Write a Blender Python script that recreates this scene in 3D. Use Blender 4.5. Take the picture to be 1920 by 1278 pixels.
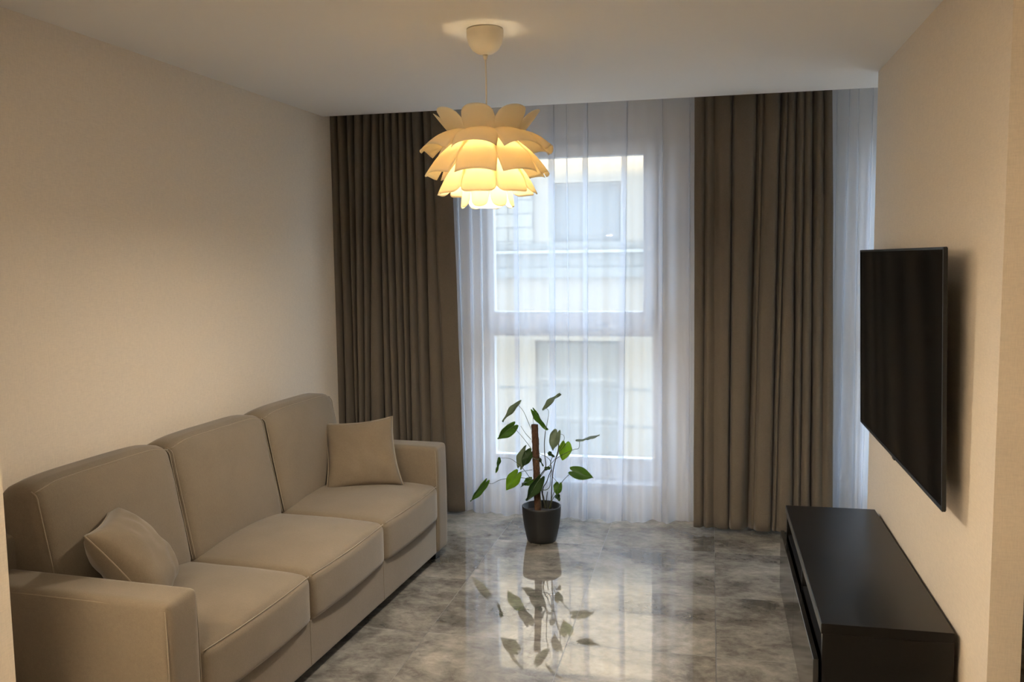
import bpy, bmesh, math, random
from math import sin, cos, pi, radians, exp, sqrt, floor
from mathutils import Vector, Matrix, noise
random.seed(7)
for o in list(bpy.data.objects): bpy.data.objects.remove(o)
S = bpy.context.scene
COL = S.collection

# ------------------------------------------------------------ camera
cd = bpy.data.cameras.new('camera'); cam = bpy.data.objects.new('camera', cd); COL.objects.link(cam)
right = Vector((0.97529217, 0.22053465, -0.01302538)); up = Vector((-0.00799372, 0.09414993, 0.99552594)); fwd = Vector((-0.2207743, 0.97082452, -0.09358659))
m = Matrix((right, up, -fwd)).transposed().to_4x4(); m.translation = (0, 0, 1.693)
cam.matrix_world = m
cd.sensor_fit = 'HORIZONTAL'; cd.sensor_width = 36; cd.lens = 1640.126 / 1920 * 36; cd.clip_start = 0.05; cd.clip_end = 200
S.camera = cam
S.view_settings.view_transform = 'Standard'; S.view_settings.look = 'None'; S.view_settings.gamma = 1
S.view_settings.exposure = 1.02
try: S.view_settings.use_curve_mapping = False
except Exception: pass

# ------------------------------------------------------------ sky, sun, window daylight
SKY = (0.60, 0.76, 1.0); SKY_STRENGTH = 4.35; SUN_ENERGY = 13.0; LAMP_POWER = 6.2; LAMP_DOWN = 11.5; FILL_DOWN = 1.0; FILL_UP = 112.0  # last two: powers of the added, unseen fill lights
w = bpy.data.worlds.new('sky'); S.world = w; w.use_nodes = True
bgn = w.node_tree.nodes['Background']; bgn.inputs[0].default_value = (*SKY, 1); bgn.inputs[1].default_value = SKY_STRENGTH
sd = bpy.data.lights.new('sun', 'SUN'); sd.energy = SUN_ENERGY; sd.angle = radians(1.5); sd.color = (1, .93, .82)
so = bpy.data.objects.new('sun', sd); COL.objects.link(so)
so.rotation_euler = Vector((0.25, 1.0, -0.75)).to_track_quat('-Z', 'Y').to_euler()
for (x0, x1) in ((-1.49, -0.305), (0.94, 2.14)):        # sky portals in the two window openings
    pd = bpy.data.lights.new('sky_portal', 'AREA'); pd.shape = 'RECTANGLE'; pd.size = x1 - x0; pd.size_y = 2.27
    pd.cycles.is_portal = True
    po = bpy.data.objects.new('sky_portal', pd); COL.objects.link(po); po.location = ((x0 + x1) / 2, 5.87, 1.335)
    po.rotation_euler = (radians(-90), 0, 0)

# ------------------------------------------------------------ helpers
def tag(o, label=None, cat=None, group=None, kind=None):
    if label: o['label'] = label
    if cat: o['category'] = cat
    if group: o['group'] = group
    if kind: o['kind'] = kind
    return o

def empty(name, loc, rz=0):
    o = bpy.data.objects.new(name, None); COL.objects.link(o); o.location = loc; o.rotation_euler = (0, 0, rz)
    o.empty_display_size = .1
    return o

def link_bm(name, bm, mat, parent=None, smooth=False):
    bmesh.ops.recalc_face_normals(bm, faces=bm.faces[:])
    me = bpy.data.meshes.new(name); bm.to_mesh(me); bm.free()
    for p in me.polygons: p.use_smooth = smooth
    o = bpy.data.objects.new(name, me); COL.objects.link(o)
    for mm in (mat if isinstance(mat, (list, tuple)) else [mat]): me.materials.append(mm)
    if parent: o.parent = parent
    return o

def add_box(bm, x0, x1, y0, y1, z0, z1):
    vs = [bm.verts.new((x, y, z)) for z in (z0, z1) for y in (y0, y1) for x in (x0, x1)]
    for f in ((0, 1, 3, 2), (4, 6, 7, 5), (0, 4, 5, 1), (2, 3, 7, 6), (0, 2, 6, 4), (1, 5, 7, 3)):
        bm.faces.new([vs[i] for i in f])
    return vs

def add_prism(bm, pts, z0, z1):
    a = [bm.verts.new((x, y, z0)) for x, y in pts]; b = [bm.verts.new((x, y, z1)) for x, y in pts]
    bm.faces.new(a[::-1]); bm.faces.new(b)
    n = len(pts)
    for i in range(n): bm.faces.new((a[i], a[(i + 1) % n], b[(i + 1) % n], b[i]))

def box(name, mat, parent, *args, bevel=0.0, seg=2):
    bm = bmesh.new(); add_box(bm, *args)
    if bevel:
        bmesh.ops.bevel(bm, geom=bm.edges[:], offset=bevel, segments=seg, profile=.6, affect='EDGES')
    return link_bm(name, bm, mat, parent, smooth=False)

def add_tube(bm, pts, r, seg=8, cap=True):
    pts = [Vector(p) for p in pts]; n = len(pts)
    rs = r if isinstance(r, (list, tuple)) else [r] * n
    ring = []; prev = None
    for i, p in enumerate(pts):
        d = (pts[min(i + 1, n - 1)] - pts[max(i - 1, 0)]).normalized()
        if prev is None:
            a = Vector((0, 0, 1)) if abs(d.z) < .9 else Vector((1, 0, 0))
            u = d.cross(a).normalized()
        else:
            u = (prev - d * prev.dot(d)).normalized()
        prev = u; v = d.cross(u)
        ring.append([bm.verts.new(p + (u * cos(2 * pi * k / seg) + v * sin(2 * pi * k / seg)) * rs[i]) for k in range(seg)])
    for i in range(n - 1):
        for k in range(seg):
            bm.faces.new((ring[i][k], ring[i][(k + 1) % seg], ring[i + 1][(k + 1) % seg], ring[i + 1][k]))
    if cap: bm.faces.new(ring[0][::-1]); bm.faces.new(ring[-1])

def catmull(pts, n=8):
    P = [Vector(p) for p in pts]
    if len(P) < 3: return [P[0].lerp(P[-1], i / n) for i in range(n + 1)]
    P = [P[0] * 2 - P[1]] + P + [P[-1] * 2 - P[-2]]
    out = []
    for i in range(1, len(P) - 2):
        a, b, c, d = P[i - 1:i + 3]
        for k in range(n):
            t = k / n
            out.append(.5 * ((2 * b) + (c - a) * t + (2 * a - 5 * b + 4 * c - d) * t * t + (3 * b - a - 3 * c + d) * t ** 3))
    out.append(P[-2]); return out

def add_lathe(bm, prof, c=(0, 0, 0), seg=48, close=False):
    rings = []
    for r, z in prof:
        if r < 1e-5: rings.append([bm.verts.new((c[0], c[1], c[2] + z))])
        else: rings.append([bm.verts.new((c[0] + r * cos(2 * pi * k / seg), c[1] + r * sin(2 * pi * k / seg), c[2] + z)) for k in range(seg)])
    for a, b in zip(rings[:-1], rings[1:]):
        for k in range(seg):
            k2 = (k + 1) % seg
            if len(a) == 1 and len(b) > 1: bm.faces.new((a[0], b[k2], b[k]))
            elif len(b) == 1 and len(a) > 1: bm.faces.new((a[k], a[k2], b[0]))
            elif len(a) > 1: bm.faces.new((a[k], a[k2], b[k2], b[k]))

# ------------------------------------------------------------ materials
def srgb(r, g, b):
    f = lambda c: (c / 255 / 12.92) if c / 255 <= .04045 else ((c / 255 + .055) / 1.055) ** 2.4
    return (f(r), f(g), f(b))

def mat(name, col, rough=.5, metal=0, spec=.5, ior=None, sheen=0):
    m = bpy.data.materials.new(name); m.use_nodes = True
    b = m.node_tree.nodes['Principled BSDF']
    b.inputs['Base Color'].default_value = (*col, 1); b.inputs['Roughness'].default_value = rough
    b.inputs['Metallic'].default_value = metal; b.inputs['Specular IOR Level'].default_value = spec
    if ior: b.inputs['IOR'].default_value = ior
    if sheen: b.inputs['Sheen Weight'].default_value = sheen; b.inputs['Sheen Roughness'].default_value = .4
    return m

def nd(m, t, **kw):
    n = m.node_tree.nodes.new(t)
    for k, v in kw.items(): setattr(n, k, v)
    return n
def lk(m, a, b): m.node_tree.links.new(a, b)
def bsdf(m): return m.node_tree.nodes['Principled BSDF']
def objco(m, scale=(1, 1, 1), rot=(0, 0, 0), loc=(0, 0, 0), src='Object'):
    t = nd(m, 'ShaderNodeTexCoord'); mp = nd(m, 'ShaderNodeMapping')
    mp.inputs['Scale'].default_value = scale; mp.inputs['Rotation'].default_value = rot; mp.inputs['Location'].default_value = loc
    lk(m, t.outputs[src], mp.inputs[0]); return mp.outputs[0]
def noise_n(m, co, scale, detail=4, rough=.5, dist=0):
    n = nd(m, 'ShaderNodeTexNoise'); n.inputs['Scale'].default_value = scale; n.inputs['Detail'].default_value = detail
    n.inputs['Roughness'].default_value = rough; n.inputs['Distortion'].default_value = dist
    lk(m, co, n.inputs['Vector']); return n
def ramp(m, fac, stops):
    r = nd(m, 'ShaderNodeValToRGB'); e = r.color_ramp.elements
    while len(e) > len(stops): e.remove(e[-1])
    while len(e) < len(stops): e.new(.5)
    for el, (p, c) in zip(e, stops): el.position = p; el.color = (*c, 1)
    lk(m, fac, r.inputs[0]); return r.outputs[0]
def bump(m, h, strength=.2, dist=.01):
    b = nd(m, 'ShaderNodeBump'); b.inputs['Strength'].default_value = strength; b.inputs['Distance'].default_value = dist
    lk(m, h, b.inputs['Height']); lk(m, b.outputs[0], bsdf(m).inputs['Normal']); return b
def mixc(m, fac, a, b, mode='MIX'):
    x = nd(m, 'ShaderNodeMix', data_type='RGBA', blend_type=mode)
    for v, i in ((fac, 0), (a, 6), (b, 7)):
        if isinstance(v, (int, float)): x.inputs[i].default_value = v
        elif isinstance(v, tuple): x.inputs[i].default_value = (*v, 1)
        else: lk(m, v, x.inputs[i])
    return x.outputs[2]
def mth(m, op, a, b=None):
    x = nd(m, 'ShaderNodeMath', operation=op)
    for v, i in ((a, 0), (b, 1)):
        if v is None: continue
        if isinstance(v, (int, float)): x.inputs[i].default_value = v
        else: lk(m, v, x.inputs[i])
    return x.outputs[0]

def wallpaper(name, col):
    m = mat(name, col, .85, spec=.25)
    co = objco(m, (1, 1, .12)); n1 = noise_n(m, co, 330, 3, .6)
    n2 = noise_n(m, objco(m, (.2, .2, 1.6)), 200, 3, .6)
    n3 = noise_n(m, objco(m), 1.6, 2)
    f = mth(m, 'ADD', mth(m, 'MULTIPLY', n1.outputs[0], .5), mth(m, 'MULTIPLY', n2.outputs[0], .5))
    d = tuple(c * .92 for c in col); l = tuple(min(1, c * 1.05) for c in col)
    c1 = ramp(m, f, [(.36, d), (.62, l)])
    c2 = mixc(m, n3.outputs[0], c1, tuple(c * .95 for c in col), 'MIX'); 
    mx = mixc(m, .25, c1, c2)
    lk(m, mx, bsdf(m).inputs['Base Color']); bump(m, f, .15, .001)
    return m
M = {}
M['wall'] = wallpaper('linen_wallpaper', (.78, .68, .55))
M['wall_side'] = wallpaper('linen_wallpaper_right', (.77, .67, .54))
M['white_wall'] = mat('white_plaster', (.88, .87, .85), .8)
M['ceiling'] = mat('ceiling_paint', (.86, .83, .78), .85, spec=.2)
n = noise_n(M['ceiling'], objco(M['ceiling']), 250, 2); bump(M['ceiling'], n.outputs[0], .08, .002)
M['pvc'] = mat('white_pvc', (.80, .81, .83), .3)
M['dark_metal'] = mat('dark_metal', (.03, .03, .032), .4, .8)
M['steel'] = mat('steel', (.55, .55, .55), .3, 1)

# floor: polished stone-look tiles, joints every 0.641 x 0.675 m
def floor_mat():
    m = mat('polished_stone_tiles', (.3, .28, .25), .04, ior=2.35)
    t = nd(m, 'ShaderNodeTexCoord'); sep = nd(m, 'ShaderNodeSeparateXYZ'); lk(m, t.outputs['Object'], sep.inputs[0])
    gx = mth(m, 'DIVIDE', mth(m, 'ADD', sep.outputs[0], 0.606 + .641 * 20), .641)
    gy = mth(m, 'DIVIDE', mth(m, 'ADD', sep.outputs[1], -5.02 + .675 * 20), .675)
    ix = mth(m, 'FLOOR', gx); iy = mth(m, 'FLOOR', gy)
    fx = mth(m, 'MULTIPLY', mth(m, 'ABSOLUTE', mth(m, 'SUBTRACT', mth(m, 'FRACT', gx), .5)), .641)
    fy = mth(m, 'MULTIPLY', mth(m, 'ABSOLUTE', mth(m, 'SUBTRACT', mth(m, 'FRACT', gy), .5)), .675)
    j = mth(m, 'MAXIMUM', mth(m, 'GREATER_THAN', fx, .641 / 2 - .0014), mth(m, 'GREATER_THAN', fy, .675 / 2 - .0014))
    cmb = nd(m, 'ShaderNodeCombineXYZ'); lk(m, ix, cmb.inputs[0]); lk(m, iy, cmb.inputs[1])
    wn = nd(m, 'ShaderNodeTexWhiteNoise', noise_dimensions='3D'); lk(m, cmb.outputs[0], wn.inputs['Vector'])
    off = nd(m, 'ShaderNodeVectorMath', operation='SCALE'); lk(m, wn.outputs['Color'], off.inputs[0]); off.inputs['Scale'].default_value = 9
    co = nd(m, 'ShaderNodeVectorMath', operation='ADD'); lk(m, t.outputs['Object'], co.inputs[0]); lk(m, off.outputs[0], co.inputs[1])
    mp = nd(m, 'ShaderNodeMapping'); mp.inputs['Scale'].default_value = (1.0, 1.35, 1); mp.inputs['Rotation'].default_value = (0, 0, .35); lk(m, co.outputs[0], mp.inputs[0])
    n1 = noise_n(m, mp.outputs[0], 2.5, 8, .66, .35); n2 = noise_n(m, mp.outputs[0], 15, 6, .72, .6); n3 = noise_n(m, co.outputs[0], 1.3, 3)
    f = mth(m, 'ADD', mth(m, 'ADD', mth(m, 'MULTIPLY', n1.outputs[0], .6), mth(m, 'MULTIPLY', n2.outputs[0], .28)), mth(m, 'MULTIPLY', n3.outputs[0], .12))
    c = ramp(m, f, [(.37, (.09, .084, .074)), (.45, (.165, .155, .138)), (.50, (.25, .235, .21)), (.56, (.35, .328, .29)), (.66, (.52, .49, .435))])
    tone = ramp(m, wn.outputs['Value'], [(0, (.82, .83, .84)), (1, (1.08, 1.05, 1.0))])
    c = mixc(m, 1.0, c, tone, 'MULTIPLY')
    c = mixc(m, j, c, (.05, .046, .04))
    lk(m, c, bsdf(m).inputs['Base Color'])
    r = mth(m, 'ADD', mth(m, 'MULTIPLY', j, .4), mth(m, 'ADD', .02, mth(m, 'MULTIPLY', n2.outputs[0], .03)))
    lk(m, r, bsdf(m).inputs['Roughness'])
    wob = noise_n(m, co.outputs[0], 5.0, 1); h = mth(m, 'SUBTRACT', mth(m, 'MULTIPLY', wob.outputs[0], 1.0), mth(m, 'MULTIPLY', j, .25))
    bump(m, h, .07, .006)
    return m
M['floor'] = floor_mat()

def fabric(name, col, scale=900, var=.12, sheen=.3, bs=.25):
    m = mat(name, col, .92, spec=.15, sheen=sheen)
    n1 = noise_n(m, objco(m, (1, 1, 1)), scale * .35, 3, .7); n2 = noise_n(m, objco(m), 6, 4, .6)
    n4 = noise_n(m, objco(m, (1, 4, 1)), 70, 3, .65)
    f = mth(m, 'ADD', mth(m, 'MULTIPLY', n1.outputs[0], .5), mth(m, 'ADD', mth(m, 'MULTIPLY', n2.outputs[0], .25), mth(m, 'MULTIPLY', n4.outputs[0], .25)))
    lk(m, ramp(m, f, [(.34, tuple(c * (1 - var) for c in col)), (.66, tuple(c * (1 + var) for c in col))]), bsdf(m).inputs['Base Color'])
    bump(m, n1.outputs[0], bs, .002)
    return m
M['sofa'] = fabric('beige_upholstery', (.188, .152, .110), var=.14)
M['piping'] = fabric('beige_piping', (.265, .22, .16))
M['pillow'] = fabric('pillow_linen', (.183, .145, .102), var=.14)
M['curtain'] = fabric('brown_grey_velvet', (.145, .123, .098), 500, .10, .25, .15)
M['black_wood'] = mat('black_brown_laminate', (.008, .0073, .0065), .30, spec=.25)
nn = noise_n(M['black_wood'], objco(M['black_wood'], (40, 1.2, 40)), 6, 3); bump(M['black_wood'], nn.outputs[0], .05, .001)
M['black_edge'] = mat('black_brown_edge_band', (.05, .047, .043), .3)
M['black_inside'] = mat('black_brown_inside', (.006, .0055, .005), .5)
M['gloss_door'] = mat('gloss_black_door', (.016, .015, .014), .10, spec=.9)
M['tv_screen'] = mat('tv_glass', (.003, .003, .003), .08, spec=.18, ior=1.22)
M['tv_bezel'] = mat('tv_bezel', (.030, .030, .030), .35, .6)
M['tv_back'] = mat('tv_back', (.012, .012, .012), .5)
M['pot'] = mat('charcoal_pot', (.008, .0085, .009), .5)
nn = noise_n(M['pot'], objco(M['pot'], (1, 1, 30)), 12, 2); bump(M['pot'], nn.outputs[0], .1, .002)
M['soil'] = mat('soil', (.03, .02, .013), .95)
nn = noise_n(M['soil'], objco(M['soil']), 120, 4); bump(M['soil'], nn.outputs[0], 1, .01)
M['coir'] = mat('coir', (.15, .065, .03), .95)
nn = noise_n(M['coir'], objco(M['coir'], (1, 1, .4)), 160, 5, .75); bump(M['coir'], nn.outputs[0], 1, .006)
lk(M['coir'], ramp(M['coir'], nn.outputs[0], [(.35, (.05, .025, .013)), (.65, (.14, .072, .04))]), bsdf(M['coir']).inputs['Base Color'])
M['stem'] = mat('stem', (.07, .085, .03), .5)
M['dark_stem'] = mat('dark_stem', (.035, .035, .018), .6)

def leaf_mat(name, col, trans, tcol, rough=.4):
    m = mat(name, col, rough, spec=.4)
    n = noise_n(m, objco(m), 45, 3); lk(m, ramp(m, n.outputs[0], [(.3, tuple(c * .8 for c in col)), (.7, tuple(c * 1.15 for c in col))]), bsdf(m).inputs['Base Color'])
    tr = nd(m, 'ShaderNodeBsdfTranslucent'); tr.inputs[0].default_value = (*tcol, 1)
    mx = nd(m, 'ShaderNodeMixShader'); mx.inputs[0].default_value = trans
    lk(m, bsdf(m).outputs[0], mx.inputs[1]); lk(m, tr.outputs[0], mx.inputs[2])
    lk(m, mx.outputs[0], m.node_tree.nodes['Material Output'].inputs[0]); return m
M['leaf0'] = leaf_mat('leaf_dark', (.035, .080, .022), .35, (.08, .20, .02))
M['leaf1'] = leaf_mat('leaf_green', (.07, .15, .03), .5, (.24, .42, .04))
M['leaf2'] = leaf_mat('leaf_underside', (.21, .26, .19), .45, (.32, .42, .22))
M['leaf3'] = leaf_mat('leaf_bright', (.15, .24, .04), .65, (.52, .72, .08))

def sheer_mat(name, opac):
    m = bpy.data.materials.new(name); m.use_nodes = True
    nt = m.node_tree; nt.nodes.clear()
    out = nd(m, 'ShaderNodeOutputMaterial'); tp = nd(m, 'ShaderNodeBsdfTransparent'); tp.inputs[0].default_value = (.97, .98, 1, 1)
    df = nd(m, 'ShaderNodeBsdfDiffuse'); df.inputs[0].default_value = (.84, .86, .90, 1)
    tl = nd(m, 'ShaderNodeBsdfTranslucent'); tl.inputs[0].default_value = (.88, .91, .97, 1)
    a = nd(m, 'ShaderNodeMixShader'); a.inputs[0].default_value = .52; lk(m, df.outputs[0], a.inputs[1]); lk(m, tl.outputs[0], a.inputs[2])
    b = nd(m, 'ShaderNodeMixShader'); b.inputs[0].default_value = opac
    lk(m, tp.outputs[0], b.inputs[1]); lk(m, a.outputs[0], b.inputs[2]); lk(m, b.outputs[0], out.inputs[0])
    return m
M['sheer'] = sheer_mat('white_voile', .46)
M['glass'] = bpy.data.materials.new('window_glass'); M['glass'].use_nodes = True
_g = M['glass']; _g.node_tree.nodes.clear()
_o = nd(_g, 'ShaderNodeOutputMaterial'); _t = nd(_g, 'ShaderNodeBsdfTransparent'); _t.inputs[0].default_value = (.95, .97, .96, 1)
_s = nd(_g, 'ShaderNodeBsdfGlossy'); _s.inputs['Roughness'].default_value = .0
_x = nd(_g, 'ShaderNodeMixShader'); _x.inputs[0].default_value = .012
lk(_g, _t.outputs[0], _x.inputs[1]); lk(_g, _s.outputs[0], _x.inputs[2]); lk(_g, _x.outputs[0], _o.inputs[0])

def petal_mat():
    m = mat('lamp_petal_plastic', (.88, .82, .68), .45, spec=.3)
    tr = nd(m, 'ShaderNodeBsdfTranslucent'); tr.inputs[0].default_value = (.95, .86, .66, 1)
    mx = nd(m, 'ShaderNodeMixShader'); mx.inputs[0].default_value = .54
    lk(m, bsdf(m).outputs[0], mx.inputs[1]); lk(m, tr.outputs[0], mx.inputs[2])
    lk(m, mx.outputs[0], m.node_tree.nodes['Material Output'].inputs[0]); return m
M['petal'] = petal_mat()
M['lamp_white'] = mat('lamp_white_plastic', (.80, .72, .58), .45)
M['bulb'] = mat('bulb_glow', (1, .9, .7)); _b = bsdf(M['bulb']); _b.inputs['Emission Color'].default_value = (1, .82, .53, 1)
M['cream_facade'] = mat('cream_render', (.255, .205, .145), .9, spec=.1)
M['grey_facade'] = mat('grey_render', (.17, .155, .125), .9, spec=.1)
M['stone'] = mat('stone_cladding', (.45, .41, .35), .9, spec=.1)
_bt = nd(M['stone'], 'ShaderNodeTexBrick'); lk(M['stone'], objco(M['stone'], (1, 1, 1), (pi / 2, 0, 0)), _bt.inputs[0])
_bt.inputs['Scale'].default_value = 1; _bt.inputs['Brick Width'].default_value = .7; _bt.inputs['Row Height'].default_value = .19; _bt.inputs['Mortar Size'].default_value = .012
_bt.inputs['Color1'].default_value = (.25, .215, .16, 1); _bt.inputs['Color2'].default_value = (.22, .19, .14, 1); _bt.inputs['Mortar'].default_value = (.13, .115, .09, 1)
lk(M['stone'], _bt.outputs[0], bsdf(M['stone']).inputs[0])
M['far_glass'] = mat('far_window_glass', (.12, .11, .09), .5)
M['far_frame'] = mat('far_window_frame', (.26, .235, .19), .5)
M['blind'] = mat('far_blind', (.23, .20, .155), .8)
M['ground'] = mat('street', (.18, .175, .17), .9)
# ------------------------------------------------------------ room shell
H = 2.60
def struct(name, bm_or_args, mat_, parent=None, **kw):
    if isinstance(bm_or_args, tuple): o = box(name, mat_, parent, *bm_or_args)
    else: o = link_bm(name, bm_or_args, mat_, parent)
    if parent is None: o['kind'] = 'structure'
    return o
struct('floor', (-3.7, 2.5, -2.7, 5.66, -.12, 0), M['floor'])
bm = bmesh.new()
add_box(bm, -3.7, 2.5, -2.7, 5.225, H, H + .25)                 # room ceiling, ends at the curtain recess
add_box(bm, -3.7, 2.5, 5.225, 6.0, H + .10, H + .25)            # recess ceiling
struct('ceiling', bm, M['ceiling'])
bm = bmesh.new(); add_prism(bm, [(-2.463, 2.0), (-2.38, 5.64), (-2.6, 5.64), (-2.6, 2.0)], 0, H + .10)
struct('wall_left', bm, M['wall'])
struct('wall_partition', (-3.6, -1.905, 1.84, 2.0, 0, H), M['wall'])
bm = bmesh.new(); add_prism(bm, [(.81, 4.775), (.81, 2.74), (.90, 2.74), (.90, 4.66), (2.42, 4.66), (2.42, 4.775)], 0, H)
struct('wall_right', bm, M['wall_side'])
struct('wall_niche', (2.3, 2.42, 4.775, 5.64, 0, H + .10), M['white_wall'])
struct('wall_side_hall', (2.3, 2.42, -2.6, 4.66, 0, H), M['wall'])
struct('wall_back', (-3.6, 2.42, -2.6, -2.48, 0, H), M['wall'])
struct('wall_side_room', (-3.7, -3.6, -2.6, 2.0, 0, H), M['wall'])
# window wall with two openings
bm = bmesh.new(); y0, y1 = 5.64, 5.86
for a in ((-2.7, -1.49, 0, H + .1), (-.305, .94, 0, H + .1), (2.14, 2.42, 0, H + .1), (-1.49, -.305, 0, .20), (-1.49, -.305, 2.475, H + .1), (.94, 2.14, 0, .20), (.94, 2.14, 2.475, H + .1)):
    add_box(bm, a[0], a[1], y0, y1, a[2], a[3])
struct('wall_far', bm, M['white_wall'])
struct('wall_upper_storeys', (-9, 9, 5.66, 5.86, H + .25, 7.5), M['white_wall'])  # unseen; height set so its shadow covers the lower facade opposite
struct('trim_1', (-1.56, -.245, 5.625, 5.70, .185, .215), M['pvc'])
struct('trim_2', (.90, 2.2, 5.625, 5.70, .185, .215), M['pvc'])

def window(name, x0, x1):
    # white frame: fixed lower pane, opening sash above
    bm = bmesh.new(); A, B = 5.71, 5.775; z0, z1 = .215, 2.475
    add_box(bm, x0, x0 + .068, A, B, z0, z1); add_box(bm, x1 - .06, x1, A, B, z0, z1)
    add_box(bm, x0 + .068, x1 - .06, A, B, z0, .368); add_box(bm, x0 + .068, x1 - .06, A, B, 2.40, z1); add_box(bm, x0 + .068, x1 - .06, A, B, 1.178, 1.25)
    r = struct(name, bm, M['pvc']); 
    bm = bmesh.new(); A, B = 5.68, 5.75; X0, X1, Z0, Z1 = x0 + .035, x1 - .03, 1.225, 2.425
    add_box(bm, X0, X0 + .047, A, B, Z0, Z1); add_box(bm, X1 - .088, X1, A, B, Z0, Z1)
    add_box(bm, X0 + .047, X1 - .088, A, B, Z0, 1.342); add_box(bm, X0 + .047, X1 - .088, A, B, 2.34, Z1)
    bmesh.ops.bevel(bm, geom=bm.edges[:], offset=.004, segments=1, affect='EDGES')
    link_bm('window_sash', bm, M['pvc'], r)
    box('window_pane', M['glass'], r, x0 + .06, x1 - .05, 5.738, 5.742, .36, 1.185)
    box('window_pane', M['glass'], r, X0 + .04, X1 - .08, 5.718, 5.722, 1.335, 2.345)
    bm = bmesh.new(); add_box(bm, X1 - .052, X1 - .024, 5.668, 5.68, 1.30, 1.37); add_box(bm, X1 - .044, X1 - .032, 5.635, 5.668, 1.342, 1.354); add_box(bm, X1 - .046, X1 - .030, 5.628, 5.642, 1.235, 1.358)
    bmesh.ops.bevel(bm, geom=bm.edges[:], offset=.002, segments=1, affect='EDGES')
    link_bm('window_handle', bm, M['pvc'], r)
window('window_1', -1.49, -.305); window('window_2', .94, 2.14)

# added ceiling fill lights, out of view, to brighten the room
def fill_light(x, y, watts, lab):
    r = empty('added_ceiling_fill', (x, y, H)); tag(r, lab, 'lamp', 'added ceiling fill lights out of view')
    bm = bmesh.new(); add_lathe(bm, [(.0, -.012), (.052, -.012), (.06, -.006), (.06, 0), (0, 0)], seg=32); link_bm('fill_ring', bm, M['lamp_white'], r, True)
    bm = bmesh.new(); add_lathe(bm, [(0, -.016), (.04, -.015), (.044, -.0125), (0, -.0125)], seg=32)
    mt = mat('fill_light_glow', (1, 1, 1)); b = bsdf(mt); b.inputs['Emission Color'].default_value = (1, .70, .42, 1)
    b.inputs['Emission Strength'].default_value = watts
    link_bm('fill_lens', bm, mt, r, True)
    ld = bpy.data.lights.new('fill_light', 'AREA'); ld.shape = 'DISK'; ld.size = .10; ld.energy = FILL_DOWN; ld.color = (1, .89, .75)
    lo = bpy.data.objects.new('fill_light', ld); COL.objects.link(lo); lo.location = (x, y, H - .02)
for x, y, lab in ((-1.15, 2.0, 'added round white ceiling fill light nearest the sofa, above the view'), (.15, 2.0, 'added round white ceiling fill light nearest the television, above the view'),
                  (-1.15, -.4, 'added round white ceiling fill light behind the camera on the sofa side'), (.6, -.4, 'added round white ceiling fill light behind the camera on the television side')):
    fill_light(x, y, 6, lab)

def floor_fill():  # added floor fill light, out of view, lifts ceiling and upper walls
    r = empty('added_floor_fill', (-1.9, .35, 0)); tag(r, 'added floor fill light with white bowl, out of view left of the camera', 'lamp')
    bm = bmesh.new(); add_lathe(bm, [(0, 0), (.14, 0), (.14, .015), (.02, .03), (0, .03)], seg=32); link_bm('base', bm, M['dark_metal'], r, True)
    bm = bmesh.new(); add_lathe(bm, [(0, .03), (.012, .03), (.012, 1.75), (0, 1.75)], seg=16); link_bm('pole', bm, M['dark_metal'], r, True)
    bm = bmesh.new(); add_lathe(bm, [(0, 1.75), (.03, 1.75), (.15, 1.82), (.17, 1.89), (.165, 1.89), (.145, 1.825), (.03, 1.77), (0, 1.765)], seg=40); link_bm('fill_bowl', bm, M['lamp_white'], r, True)
    ld = bpy.data.lights.new('floor_fill_light', 'AREA'); ld.shape = 'DISK'; ld.size = .12; ld.energy = FILL_UP; ld.color = (1, .84, .64)
    lo = bpy.data.objects.new('floor_fill_light', ld); COL.objects.link(lo); lo.location = (-1.9, .35, 1.80); lo.rotation_euler = (pi, 0, 0)
floor_fill()

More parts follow.
